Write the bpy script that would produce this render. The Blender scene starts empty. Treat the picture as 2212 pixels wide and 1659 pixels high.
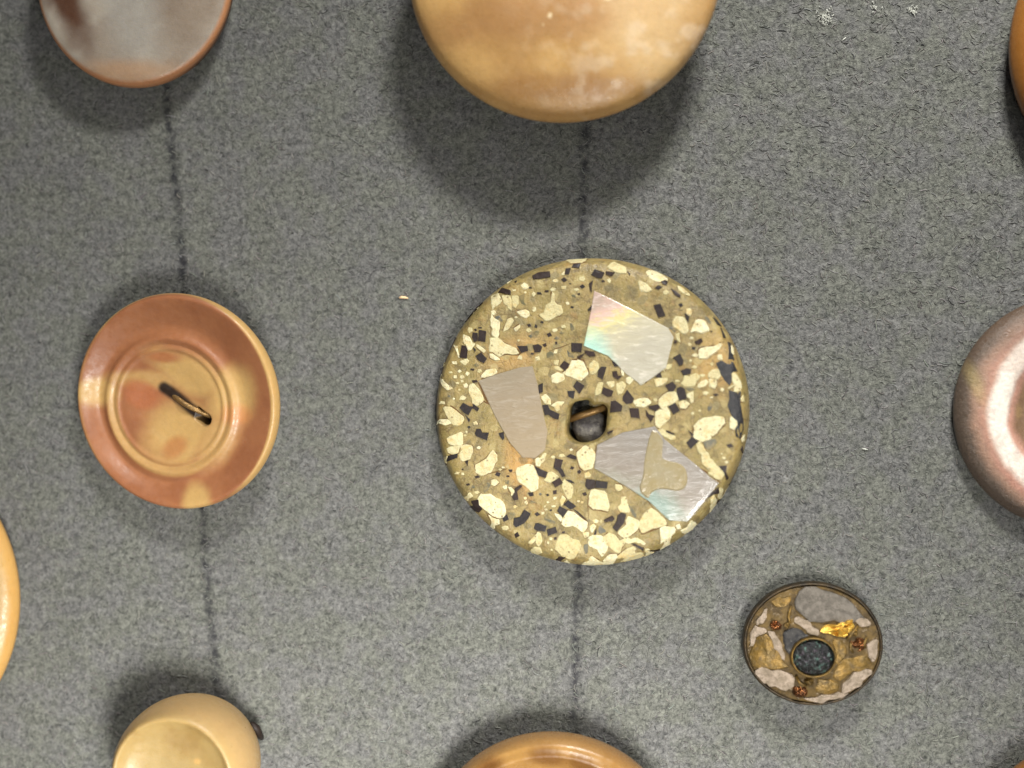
import bpy, bmesh, math, random
import numpy as np
from mathutils import Vector, Matrix
from mathutils.bvhtree import BVHTree

random.seed(7)
rng = np.random.default_rng(7)
scene = bpy.context.scene
COL = scene.collection

# ------------------------------------------------------------------ camera (1 unit = 1 cm)
DIST, TILT, HALF = 9.2, math.radians(4.0), 3.36
cam_data = bpy.data.cameras.new("camera")
cam = bpy.data.objects.new("camera", cam_data)
COL.objects.link(cam)
cam.location = (DIST * math.sin(TILT), 0, DIST * math.cos(TILT))
CAM_Q = Matrix.Rotation(TILT, 3, 'Y').to_quaternion()
cam.rotation_euler = CAM_Q.to_euler()
cam_data.sensor_width = 36.0
cam_data.lens = 18.0 * DIST / HALF
cam_data.clip_start, cam_data.clip_end = 0.1, 200
cam_data.dof.use_dof = True
cam_data.dof.focus_distance = 9.06
cam_data.dof.aperture_fstop = cam_data.lens * 0.001 / 0.38
cam_data.dof.aperture_blades = 0
scene.camera = cam
CAM_P = Vector(cam.location)

# ------------------------------------------------------------------ light
world = bpy.data.worlds.new("World")
scene.world = world
world.use_nodes = True
bgn = world.node_tree.nodes["Background"]
bgn.inputs[0].default_value = (0.95, 0.95, 1.0, 1)
bgn.inputs[1].default_value = 0.08

def area(name, loc, target, sx, sy, power, col, spread=180):
    d = bpy.data.lights.new(name, 'AREA')
    d.shape = 'RECTANGLE'; d.size = sx; d.size_y = sy; d.energy = power; d.color = col
    d.spread = math.radians(spread)
    o = bpy.data.objects.new(name, d); COL.objects.link(o)
    o.location = loc
    o.rotation_euler = (Vector(target) - Vector(loc)).to_track_quat('-Z', 'Y').to_euler()
    return o
area("strip_lamp", (3.3, 11.5, 8.6), (3.2, 1.2, 0), 3.0, 1.6, 960, (1.0, 0.985, 0.94), 92)
area("bottom_lamp", (2.4, -6.0, 10.5), (-1.3, -5.3, 0), 4.6, 3.0, 800, (1.0, 0.98, 0.93), 74)  # unseen stand-in for overhead light coming past the phone on the bottom side
area("ceiling_lamp", (3.4, 3.2, 14.0), (0.6, 0.8, 0), 2.2, 1.2, 90, (1.0, 0.98, 0.94))

scene.view_settings.view_transform = 'Standard'
scene.view_settings.look = 'None'
scene.view_settings.exposure = 0.0
scene.view_settings.gamma = 1.0
scene.render.engine = 'CYCLES'
scene.cycles.use_denoising = True
scene.cycles.max_bounces = 8

# ------------------------------------------------------------------ helpers
def S(r, g, b):
    f = lambda c: (c / 255 / 12.92) if c / 255 <= 0.04045 else ((c / 255 + 0.055) / 1.055) ** 2.4
    return np.array((f(r), f(g), f(b)))

PXW = 1106.0
def ray(px, py):                       # px, py in a 2212 x 1659 frame
    k = HALF / DIST / PXW
    return (CAM_Q @ Vector(((px - 1106) * k, -(py - 829.5) * k, -1))).normalized()
def at(px, py, z=0.0):
    d = ray(px, py)
    return CAM_P + d * ((z - CAM_P.z) / d.z)
def cm(px, z):                          # length in cm of px at height z
    return px * HALF / PXW * (DIST - z) / DIST

def hash2(ix, iy, seed):
    h = (ix.astype(np.int64) * 374761393 + iy.astype(np.int64) * 668265263 + seed * 982451653) & 0x7fffffff
    h = ((h ^ (h >> 13)) * 1274126177) & 0x7fffffff
    return ((h ^ (h >> 16)) & 0xffff) / 65535.0
def vnoise(x, y, seed=0):
    ix, iy = np.floor(x), np.floor(y); fx, fy = x - ix, y - iy
    fx = fx * fx * (3 - 2 * fx); fy = fy * fy * (3 - 2 * fy)
    a = hash2(ix, iy, seed); b = hash2(ix + 1, iy, seed); c = hash2(ix, iy + 1, seed); d = hash2(ix + 1, iy + 1, seed)
    return (a * (1 - fx) + b * fx) * (1 - fy) + (c * (1 - fx) + d * fx) * fy
def fbm(x, y, seed=0, o=4):
    t, amp, s = 0, 1, 0
    for k in range(o):
        t = t + amp * vnoise(x * 2 ** k + 17.3 * k, y * 2 ** k - 9.1 * k, seed + k); s += amp; amp *= .5
    return t / s
def sm(a, b, x):
    t = np.clip((x - a) / (b - a), 0, 1); return t * t * (3 - 2 * t)
def mix(a, b, t):
    return a * (1 - t[..., None]) + b * t[..., None]
def blob(x, y, cx, cy, rx, ry=None, ang=0, soft=.5, seed=1, wob=.25, f=6):
    ry = ry or rx
    c, s = math.cos(math.radians(ang)), math.sin(math.radians(ang))
    u, v = ((x - cx) * c + (y - cy) * s) / rx, (-(x - cx) * s + (y - cy) * c) / ry
    d = np.sqrt(u * u + v * v) + (fbm(x * f, y * f, seed, 3) - .5) * 2 * wob
    return 1 - sm(1 - soft, 1 + soft, d)

def tag(o, label=None, cat=None, group=None, kind=None):
    for k, v in (("label", label), ("category", cat), ("group", group), ("kind", kind)):
        if v: o[k] = v
    return o
def empty(name, loc=(0, 0, 0)):
    o = bpy.data.objects.new(name, None); COL.objects.link(o); o.location = loc
    o.empty_display_size = .2
    return o
def obj(name, me, material, parent=None, matrix=None):
    o = bpy.data.objects.new(name, me); COL.objects.link(o)
    if material and not me.materials: me.materials.append(material)
    if matrix is not None: o.matrix_world = matrix
    if parent is not None:
        o.parent = parent
        o.matrix_parent_inverse = Matrix.Identity(4)
    return o
def mesh_np(name, V, F, smooth=True, colors=None):
    me = bpy.data.meshes.new(name)
    me.from_pydata([tuple(v) for v in V], [], F)
    if smooth: me.polygons.foreach_set("use_smooth", [True] * len(me.polygons))
    if colors is not None:
        a = me.color_attributes.new("Col", 'FLOAT_COLOR', 'POINT')
        c = np.ones((len(V), 4)); c[:, :3] = colors
        a.data.foreach_set("color", c.ravel())
    me.update()
    return me

def catmull(P, n):
    P = np.array(P, float); out = []
    Q = np.vstack([2 * P[0] - P[1], P, 2 * P[-1] - P[-2]])
    for i in range(1, len(Q) - 2):
        p0, p1, p2, p3 = Q[i - 1], Q[i], Q[i + 1], Q[i + 2]
        L = np.linalg.norm(p2 - p1); k = max(2, int(round(L / n)))
        for t in np.arange(k) / k:
            v = .5 * ((2 * p1) + (p2 - p0) * t + (2 * p0 - 5 * p1 + 4 * p2 - p3) * t * t + (3 * p1 - p0 - 3 * p2 + p3) * t ** 3)
            out.append(v)
    out.append(P[-1]); return np.array(out)

def lathe(name, prof, step=.012, seg=224, color=None, warp=None, hole=False):
    """revolve a profile (centre of the top outwards, down the wall and back in below); warp moves the points, color(x, y, z, r) gives rgb"""
    P = catmull(prof, step); P[:, 0] = np.maximum(P[:, 0], 0.0)
    a = np.arange(seg) * 2 * math.pi / seg
    R, A = np.meshgrid(P[:, 0], a, indexing='ij'); Z = np.repeat(P[:, 1][:, None], seg, 1)
    X, Y = R * np.cos(A), R * np.sin(A)
    V = np.stack([X, Y, Z], -1).reshape(-1, 3); Rr = R.reshape(-1)
    if warp is not None: V = warp(V, Rr)
    m = len(P); F = []
    for i in range(m - 1):
        b0, b1 = i * seg, (i + 1) * seg
        for j in range(seg):
            k = (j + 1) % seg
            F.append((b0 + j, b1 + j, b1 + k, b0 + k))
    if not hole:
        F.append(tuple(range(seg - 1, -1, -1))[::-1])
    F.append(tuple((m - 1) * seg + j for j in range(seg - 1, -1, -1)))
    C = color(V[:, 0], V[:, 1], V[:, 2], Rr) if color else None
    return mesh_np(name, V, F, True, C)

def basis(px, py, zref, nx=0.0, ny=0.0, spin=0.0, lift=0.0):
    """matrix that puts local (0, 0, zref) at the picture point at height zref, leaning so that the face normal is (nx, ny, 1)"""
    n = Vector((nx, ny, 1)).normalized()
    q = Vector((0, 0, 1)).rotation_difference(n)
    R = q.to_matrix().to_4x4() @ Matrix.Rotation(math.radians(spin), 4, 'Z')
    p = at(px, py, zref + lift)
    return Matrix.Translation(p - (R.to_3x3() @ Vector((0, 0, zref)))) @ R

# ------------------------------------------------------------------ materials
class NT:
    def __init__(s, name):
        s.m = bpy.data.materials.new(name); s.m.use_nodes = True
        s.t = s.m.node_tree; s.b = s.t.nodes["Principled BSDF"]
    def n(s, typ, **kw):
        nd = s.t.nodes.new(typ)
        for k, v in kw.items():
            if k.startswith("i_"):
                key = k[2:]; key = int(key) if key.isdigit() else key
                s.put(nd.inputs[key], v)
            else: setattr(nd, k, v)
        return nd
    def put(s, sock, v):
        if isinstance(v, bpy.types.NodeSocket): s.t.links.new(v, sock)
        else:
            if isinstance(v, np.ndarray): v = tuple(v)
            if sock.type == 'RGBA' and len(v) == 3: v = tuple(v) + (1,)
            sock.default_value = v
    def co(s): return s.n('ShaderNodeTexCoord').outputs['Object']
    def noise(s, scale, detail=4, rough=.55, dist=0, vec=None):
        nd = s.n('ShaderNodeTexNoise'); nd.inputs['Scale'].default_value = scale
        nd.inputs['Detail'].default_value = detail; nd.inputs['Roughness'].default_value = rough
        nd.inputs['Distortion'].default_value = dist
        s.put(nd.inputs['Vector'], vec if vec is not None else s.co()); return nd.outputs['Fac']
    def voro(s, scale, vec=None, feature='F1', rnd=1.0):
        nd = s.n('ShaderNodeTexVoronoi', feature=feature); nd.inputs['Scale'].default_value = scale
        nd.inputs['Randomness'].default_value = rnd
        s.put(nd.inputs['Vector'], vec if vec is not None else s.co()); return nd.outputs['Distance']
    def math(s, op, a, b=0.0, c=0.0, clamp=False):
        nd = s.n('ShaderNodeMath', operation=op, use_clamp=clamp)
        for i, v in enumerate((a, b, c)): s.put(nd.inputs[i], v)
        return nd.outputs[0]
    def rng(s, v, a, b, lo=0.0, hi=1.0, smooth=True):
        nd = s.n('ShaderNodeMapRange', interpolation_type='SMOOTHSTEP' if smooth else 'LINEAR')
        for i, q in enumerate((v, a, b, lo, hi)): s.put(nd.inputs[i], q)
        return nd.outputs[0]
    def mix(s, f, a, b, blend='MIX'):
        nd = s.n('ShaderNodeMix', data_type='RGBA', blend_type=blend)
        s.put(nd.inputs[0], f); s.put(nd.inputs[6], a); s.put(nd.inputs[7], b); return nd.outputs[2]
    def attr(s): return s.n('ShaderNodeVertexColor', layer_name="Col").outputs[0]
    def rand(s): return s.n('ShaderNodeObjectInfo').outputs['Random']
    def bump(s, h, dist=.01, strength=1.0):
        nd = s.n('ShaderNodeBump'); nd.inputs['Strength'].default_value = strength; nd.inputs['Distance'].default_value = dist
        s.put(nd.inputs['Height'], h); s.put(s.b.inputs['Normal'], nd.outputs[0])
    def out(s, base=None, rough=None, metal=None, spec=None, coat=None, sss=None, sssr=(.06, .035, .015)):
        B = s.b.inputs
        if base is not None: s.put(B['Base Color'], base)
        if rough is not None: s.put(B['Roughness'], rough)
        if metal is not None: s.put(B['Metallic'], metal)
        if spec is not None: s.put(B['Specular IOR Level'], spec)
        if coat is not None:
            s.put(B['Coat Weight'], coat); B['Coat Roughness'].default_value = .12
        if sss:
            B['Subsurface Weight'].default_value = sss; B['Subsurface Radius'].default_value = sssr
            B['Subsurface Scale'].default_value = 1.0
        return s.m

def resin(name, rough=.3, grain=.10, scale=38, sss=.25, bump=.0025, scr=.15):
    """moulded or carved button stock: the mesh carries the marbling, the material adds grain, wear and gloss"""
    t = NT(name); c = t.attr()
    g = t.noise(scale, 5, .6)
    g2 = t.noise(scale * 4.5, 3, .6)
    f = t.math('ADD', t.rng(g, .25, .75, 1 - grain, 1 + grain, False), t.rng(g2, .2, .8, -grain * .5, grain * .5, False))
    col = t.mix(1.0, c, t.n('ShaderNodeCombineColor', i_0=f, i_1=f, i_2=f).outputs[0], 'MULTIPLY')
    pale = t.rng(t.noise(16, 6, .7), .60, .78, 0, scr)
    col = t.mix(pale, col, S(226, 206, 176))
    r = t.rng(t.noise(22, 5, .65), .3, .7, rough * .75, rough * 1.45)
    t.bump(t.math('ADD', g, t.math('MULTIPLY', g2, .5)), bump)
    return t.out(col, r, spec=.5, sss=sss)

def m_matrix():
    t = NT("tan_resin_matrix"); c = t.attr()
    a = t.noise(6, 5, .65, .5); b = t.noise(15, 5, .7, .8); d = t.noise(48, 4, .7)
    c = t.mix(t.rng(a, .50, .66, 0, .65), c, S(104, 92, 56))
    c = t.mix(t.rng(b, .54, .66, 0, .6), c, S(156, 134, 86))
    c = t.mix(t.rng(b, .46, .34, 0, .65), c, S(92, 78, 48))
    c = t.mix(t.rng(t.noise(9, 4, .6, .3), .60, .70, 0, .4), c, S(146, 108, 54))
    c = t.mix(t.rng(d, .50, .64, 0, .35), c, S(164, 142, 94))
    c = t.mix(t.rng(d, .42, .30, 0, .5), c, S(92, 76, 48))
    wv = t.n('ShaderNodeVectorMath', operation='ADD', i_0=t.co(), i_1=t.n('ShaderNodeVectorMath', operation='SCALE', i_0=t.n('ShaderNodeTexNoise', i_Scale=14.0).outputs['Color'], i_Scale=.09).outputs[0]).outputs[0]
    vo = t.n('ShaderNodeTexVoronoi', i_Vector=wv, i_Scale=13.0)
    rv = t.n('ShaderNodeSeparateColor', i_0=vo.outputs['Color']).outputs
    near = t.rng(vo.outputs['Distance'], .30, .46, 1, 0)
    c = t.mix(t.math('MULTIPLY', near, t.rng(rv[0], .50, .62, 0, .62)), c, S(168, 152, 102))
    c = t.mix(t.math('MULTIPLY', near, t.rng(rv[1], .72, .80, 0, .55)), c, S(88, 80, 54))
    ed = t.n('ShaderNodeTexVoronoi', i_Vector=wv, i_Scale=13.0, feature='DISTANCE_TO_EDGE').outputs['Distance']
    c = t.mix(t.math('MULTIPLY', t.rng(ed, .0, .05, .5, 0), t.rng(a, .45, .58)), c, S(84, 62, 34))
    t.bump(t.math('ADD', b, t.math('MULTIPLY', d, .6)), .010)
    return t.out(c, t.rng(a, .3, .7, .28, .5), sss=.08)

def m_board():
    t = NT("felted_board"); co = t.co()
    big = t.noise(.7, 3, .5); mid = t.noise(3.2, 4, .6)
    g1 = t.noise(24, 3, .6, .5); g2 = t.noise(55, 4, .7, .8); g3 = t.noise(160, 3, .7)
    v = t.math('ADD', t.math('MULTIPLY', t.math('SUBTRACT', g1, .5), 1.35), t.math('MULTIPLY', t.math('SUBTRACT', g2, .5), 1.9))
    v = t.math('ADD', v, t.math('MULTIPLY', t.math('SUBTRACT', g3, .5), .7))
    v = t.math('ADD', v, t.math('MULTIPLY', t.math('SUBTRACT', mid, .5), .25))
    f = t.math('ADD', v, .5, clamp=True)
    col = t.mix(f, S(60, 61, 61), S(136, 136, 133))
    hue = t.rng(t.noise(4.5, 3, .6), .40, .62)
    tint = t.mix(hue, S(251, 253, 243), S(252, 251, 252))
    col = t.mix(1.0, col, tint, 'MULTIPLY')
    # two drawn guide lines, broken and smudged
    sep = t.n('ShaderNodeSeparateXYZ', i_0=co).outputs
    wob = t.math('ADD', t.math('MULTIPLY', t.math('SUBTRACT', t.noise(2.6, 4, .6), .5), .10), t.math('MULTIPLY', t.math('SUBTRACT', t.noise(17, 3, .7), .5), .06))
    mask = None
    for (x0, y0, k) in ((-2.315, 1.973, -.0873), (.474, 1.122, .0182)):
        x = t.math('ADD', t.math('MULTIPLY', t.math('SUBTRACT', sep[1], y0), k), x0)
        d = t.math('ABSOLUTE', t.math('ADD', t.math('SUBTRACT', sep[0], x), wob))
        m = t.rng(d, .004, .055, 1, 0)
        mask = m if mask is None else t.math('MAXIMUM', mask, m)
    brk = t.rng(t.noise(13, 4, .7), .40, .60)
    mask = t.math('MULTIPLY', mask, t.math('ADD', t.math('MULTIPLY', brk, .62), .20))
    col = t.mix(mask, col, S(38, 38, 44))
    # small dark specks
    sp = t.rng(t.voro(2.3), .0, .045, 1, 0); sp = t.math('MULTIPLY', sp, t.rng(t.noise(1.9, 2), .5, .56))
    col = t.mix(t.math('MULTIPLY', sp, .55), col, S(46, 44, 42))
    h = t.math('SUBTRACT', v, t.math('MULTIPLY', mask, .8))
    t.bump(h, .013, .7)
    return t.out(col, .92, spec=.12)

def m_fibre():
    t = NT("paper_fibre"); return t.out(t.attr(), .8, spec=.15)

def m_cream():
    t = NT("cream_chip"); r = t.rand()
    base = t.mix(r, S(192, 180, 132), S(222, 214, 176))
    base = t.mix(t.rng(t.noise(17, 3, .6), .52, .70, 0, .55), base, S(204, 170, 98))
    sp = t.rng(t.voro(30), .10, .30, 1, 0); sp = t.math('MULTIPLY', sp, t.rng(t.noise(24, 2), .46, .56))
    base = t.mix(t.math('MULTIPLY', sp, .9), base, S(110, 90, 56))
    base = t.mix(t.rng(t.noise(38, 5, .75), .34, .56, .5, 0), base, S(158, 138, 90))
    t.bump(t.noise(45, 5, .75), .010)
    return t.out(base, t.rng(t.noise(30), .3, .7, .35, .6), sss=.2, sssr=(.03, .02, .01))
def m_dark():
    t = NT("dark_flake"); r = t.rand()
    base = t.mix(r, S(44, 30, 25), S(36, 33, 34))
    base = t.mix(t.rng(t.noise(60, 4, .7), .45, .75, 0, .35), base, S(74, 60, 50))
    t.bump(t.noise(55, 3, .7), .003)
    return t.out(base, t.rng(t.noise(40), .3, .7, .4, .6), spec=.3)
def m_sunk():
    t = NT("sunken_flake"); r = t.rand()
    base = t.mix(r, S(92, 88, 62), S(80, 80, 72))
    base = t.mix(t.rng(t.noise(34, 4, .7), .42, .66, 0, .75), base, S(140, 122, 80))
    return t.out(base, .4)
def m_black():
    t = NT("black_inlay"); base = t.mix(t.rng(t.noise(30, 5, .7), .4, .7), S(30, 30, 33), S(52, 50, 50))
    t.bump(t.noise(40, 4, .7), .006)
    return t.out(base, .45)
def m_shard(name, stops, ang, rough, streak=.2, corner=None, wob=.5):
    """mother of pearl: soft drifting tints across a satin, finely streaked plate"""
    t = NT(name)
    g = t.n('ShaderNodeTexCoord').outputs['Generated']
    sg = t.n('ShaderNodeSeparateXYZ', i_0=g).outputs
    n1 = t.noise(7, 4, .6, .8)
    mp = t.n('ShaderNodeMapping', i_0=t.co()); mp.inputs['Rotation'].default_value = (0, 0, -ang); mp.inputs['Scale'].default_value = (9, 34, 9)
    n2 = t.noise(1.0, 5, .65, .6, mp.outputs[0])
    f = t.math('ADD', t.math('MULTIPLY', sg[1], math.cos(ang)), t.math('MULTIPLY', sg[0], -math.sin(ang)))
    f = t.math('ADD', f, t.math('MULTIPLY', t.math('SUBTRACT', n1, .5), wob))
    f = t.math('ADD', f, t.math('MULTIPLY', t.math('SUBTRACT', n2, .5), .45), clamp=True)
    ramp = t.n('ShaderNodeValToRGB', i_0=f)
    els = ramp.color_ramp.elements
    for i, (p, c) in enumerate(stops):
        e = els[i] if i < 2 else els.new(p)
        e.position = p; e.color = tuple(S(*c)) + (1,)
    col = ramp.outputs[0]
    if corner:
        (u, v, r, c) = corner
        d = t.math('SQRT', t.math('ADD', t.math('POWER', t.math('SUBTRACT', sg[0], u), 2.0), t.math('POWER', t.math('SUBTRACT', sg[1], v), 2.0)))
        col = t.mix(t.rng(t.math('ADD', d, t.math('MULTIPLY', t.math('SUBTRACT', n1, .5), .2)), r * .35, r, .85, 0), col, S(*c))
    col = t.mix(t.rng(n2, .5, .72, 0, streak), col, S(250, 244, 232))
    col = t.mix(t.rng(n2, .5, .28, 0, streak * .7), col, S(150, 136, 120))
    t.bump(n2, .006)
    return t.out(col, rough, spec=.6, coat=.2)
def m_metal(name, c1, c2, rough=.35, metal=1.0, dirt=.5, sc=16, dcol=(58, 44, 24)):
    t = NT(name)
    base = t.mix(t.rng(t.noise(sc, 4, .6), .35, .65), S(*c1), S(*c2))
    d = t.rng(t.noise(sc * 1.7, 6, .7), .48, .66, 0, dirt)
    base = t.mix(d, base, S(*dcol))
    t.bump(t.noise(sc * 2.2, 5, .65), .006)
    return t.out(base, t.math('ADD', t.math('MULTIPLY', d, .4), rough, clamp=True), t.math('SUBTRACT', metal, t.math('MULTIPLY', d, .6), clamp=True))
def m_crust(name, c1, c2, c3, sc=22):
    t = NT(name)
    base = t.mix(t.rng(t.noise(sc, 5, .7), .38, .62), S(*c1), S(*c2))
    base = t.mix(t.rng(t.noise(sc * 2.4, 5, .75), .56, .68, 0, .8), base, S(*c3))
    t.bump(t.noise(sc * 2, 6, .75), .016)
    return t.out(base, .7, spec=.3)

M = dict(
    board=m_board(), fibre=m_fibre(), cream=m_cream(), dark=m_dark(), sunk=m_sunk(), black=m_black(),
    matrix=m_matrix(),
    marble=resin("marbled_resin", .40, .07, 30, .15, .0012, .02),
    ivory=resin("cream_casein", .36, .05, 24, .2, .0015, .04),
    horn=resin("tan_vegetable_ivory", .30, .07, 20, .15, .003, .22),
    tan=resin("glossy_tan_resin", .26, .06, 22, .15, .0012, .03),
    shell=resin("polished_shell", .36, .07, 34, .2, .002, .05),
    pearl=resin("pearl_shell", .34, .2, 40, .1, .007, .16),
    shard_iris=m_shard("iridescent_pearl", ((0, (166, 160, 142)), (.3, (178, 170, 144)), (.46, (200, 190, 132)), (.58, (196, 164, 150)), (.72, (166, 146, 130)), (1, (182, 148, 146))), .5, .3, .3, (.0, .28, .42, (152, 200, 186)), .35),
    shard_tan=m_shard("dull_tan_pearl", ((0, (142, 126, 100)), (.5, (136, 122, 100)), (1, (128, 118, 98))), .3, .45, .08),
    shard_grey=m_shard("grey_pearl", ((0, (124, 134, 124)), (.35, (136, 134, 118)), (.6, (132, 123, 112)), (1, (130, 124, 116))), -.5, .2, .05, (.45, .12, .3, (124, 144, 134)), .4),
    smear=m_metal("amber_resin", (142, 129, 96), (144, 134, 108), .12, 0.0, .4, 7, (132, 114, 76)),
    brass=m_metal("worn_brass", (128, 100, 46), (96, 77, 38), .42, .5, .55, 16),
    oldbrass=m_metal("tarnished_brass", (66, 52, 30), (40, 34, 24), .45, .5, .6, 14),
    gold=m_metal("gold_foil", (238, 196, 92), (196, 148, 58), .3, .75, .22, 22),
    copper=m_metal("bare_copper", (150, 98, 58), (84, 54, 34), .25, .9, .6, 30, (40, 22, 14)),
    plaster=m_crust("pinkish_paste", (168, 151, 134), (136, 122, 104), (78, 68, 46)),
    crust=m_crust("grey_crust", (120, 113, 104), (96, 90, 82), (70, 64, 56)),
    base=m_crust('dirty_base', (104, 84, 48), (74, 60, 38), (150, 134, 112), 15),
    soot=m_crust("dark_crust", (70, 68, 66), (44, 44, 46), (138, 136, 132)),
    wire=m_metal("dull_wire", (150, 118, 70), (130, 102, 64), .35, .6, .3, 20),
    plug=m_crust("grey_plug", (108, 104, 98), (74, 70, 70), (150, 144, 128), 14),
    lint=NT("white_lint").out(S(196, 197, 188), .8, spec=.2),
    fleck=NT("straw_fleck").out(S(236, 200, 156), .6, spec=.3),
    nub2=NT('crack_dirt').out(S(96, 70, 40), .7, spec=.2),
    nub=NT("dark_nub").out(S(34, 25, 20), .6, spec=.3),
)
def m_bead():
    t = NT("dark_bead")
    base = t.mix(t.rng(t.noise(16, 5, .7), .4, .62), S(10, 12, 14), S(26, 27, 26))
    sp = t.rng(t.noise(48, 3, .7), .56, .64)
    hue = t.mix(t.rng(t.noise(20, 2), .45, .6), S(120, 168, 150), S(170, 140, 165))
    base = t.mix(t.math('MULTIPLY', sp, .32), base, hue)
    t.bump(t.noise(50, 4, .7), .012)
    return t.out(base, .3, spec=.35)
M['bead'] = m_bead()

# ------------------------------------------------------------------ backing board with its surface fibres
def build_board():
    bm = bmesh.new()
    bmesh.ops.create_cube(bm, size=1)
    for v in bm.verts: v.co = Vector((v.co.x * 15, v.co.y * 12, v.co.z * .2 - .1))
    bmesh.ops.bevel(bm, geom=bm.edges[:], offset=.03, segments=2, affect='EDGES')
    me = bpy.data.meshes.new("backing_board"); bm.to_mesh(me); bm.free()
    b = obj("backing_board", me, M['board'])
    tag(b, "grey felted backing board under the buttons with two faint dark drawn lines", "board", None, "structure")
    # felted surface hairs: short bent fibres lying on the sheet
    n = 30000
    x = rng.uniform(-4.1, 4.1, n); y = rng.uniform(-3.2, 3.2, n)
    L = rng.gamma(2.0, .009, n) + .014; a = rng.uniform(0, 2 * math.pi, n); bend = rng.normal(0, .8, n)
    r = rng.uniform(.0012, .0030, n); zt = rng.uniform(.0005, .006, n)
    K = 4; V = np.zeros((n, K, 3, 3))
    px, py = x.copy(), y.copy(); ang = a.copy()
    for k in range(K):
        z = zt * math.sin(math.pi * (k + .3) / K) + .0006
        nx, ny = -np.sin(ang), np.cos(ang)
        for j, (u, w) in enumerate(((-1, -.3), (1, -.3), (0, 1))):
            V[:, k, j, 0] = px + nx * u * r; V[:, k, j, 1] = py + ny * u * r; V[:, k, j, 2] = z + w * r
        px = px + np.cos(ang) * L / (K - 1); py = py + np.sin(ang) * L / (K - 1); ang = ang + bend * .6
    base = (np.arange(n) * K * 3)[:, None]
    F = []
    for k in range(K - 1):
        for j in range(3):
            q = np.array([k * 3 + j, k * 3 + (j + 1) % 3, (k + 1) * 3 + (j + 1) % 3, (k + 1) * 3 + j])
            F.append(base + q)
    F = np.concatenate(F)
    me = bpy.data.meshes.new("fibre")
    nv, nf = n * K * 3, len(F)
    me.vertices.add(nv); me.vertices.foreach_set("co", V.reshape(-1))
    me.loops.add(nf * 4); me.loops.foreach_set("vertex_index", F.reshape(-1).astype(np.int32))
    me.polygons.add(nf); me.polygons.foreach_set("loop_start", np.arange(nf, dtype=np.int32) * 4)
    me.update(calc_edges=True)
    t = rng.beta(2.6, 2.2, n); t[:200] = -.12; lo, hi = S(70, 70, 69), S(150, 149, 144)
    c = np.maximum(lo + (hi - lo) * t[:, None], .03); c *= rng.uniform(.94, 1.06, (n, 3))
    cc = np.ones((n, K * 3, 4)); cc[:, :, :3] = c[:, None, :]
    at_ = me.color_attributes.new("Col", 'FLOAT_COLOR', 'POINT'); at_.data.foreach_set("color", cc.ravel())
    f = obj("fibre", me, M['fibre'], b); f["kind"] = "stuff"
build_board()

GROUP = "old buttons fixed to the grey board"

# ------------------------------------------------------------------ ray casting of traced outlines onto a body
def bvh_of(o):
    me = o.data; mw = o.matrix_world
    return BVHTree.FromPolygons([mw @ v.co for v in me.vertices], [tuple(p.vertices) for p in me.polygons])
def cast(bvh, px, py, cpx, cpy):
    for k in range(60):
        f = 1 - .006 * k
        h = bvh.ray_cast(CAM_P, ray(cpx + (px - cpx) * f, cpy + (py - cpy) * f))
        if h[0] is not None and h[1].z > .05: return h[0], h[1] if h[1].z > 0 else -h[1]
    return None
def chaikin(P, k=1):
    for _ in range(k):
        Q = []
        for i in range(len(P)):
            a, b = P[i], P[(i + 1) % len(P)]
            Q += [(a[0] * .75 + b[0] * .25, a[1] * .75 + b[1] * .25), (a[0] * .25 + b[0] * .75, a[1] * .25 + b[1] * .75)]
        P = Q
    return P
def chip(P, cut=.14, jit=.05):
    """a broken outline: corners slightly worn, edges wandering"""
    mx = sum(p[0] for p in P) / len(P); my = sum(p[1] for p in P) / len(P)
    rad = max(math.hypot(p[0] - mx, p[1] - my) for p in P); Q = []
    for i in range(len(P)):
        a, b = P[i], P[(i + 1) % len(P)]
        for f in (cut, 1 - cut) if math.hypot(a[0] - b[0], a[1] - b[1]) > .35 * rad else (.5,):
            Q.append((a[0] + (b[0] - a[0]) * f + random.gauss(0, jit) * rad * .5, a[1] + (b[1] - a[1]) * f + random.gauss(0, jit) * rad * .5))
    return Q
def crack(pts, w, **kw):
    P = []; Q = []
    for i, p in enumerate(pts):
        a, b = pts[max(i - 1, 0)], pts[min(i + 1, len(pts) - 1)]
        d = math.hypot(b[0] - a[0], b[1] - a[1]); nx, ny = -(b[1] - a[1]) / d, (b[0] - a[0]) / d
        ww = w * (.35 if i in (0, len(pts) - 1) else random.uniform(.7, 1.3))
        P.append((p[0] + nx * ww, p[1] + ny * ww)); Q.append((p[0] - nx * ww, p[1] - ny * ww))
    return piece("crack", P + Q[::-1], material=M['nub2'], up=.0016, cham=.001, **kw)
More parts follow.
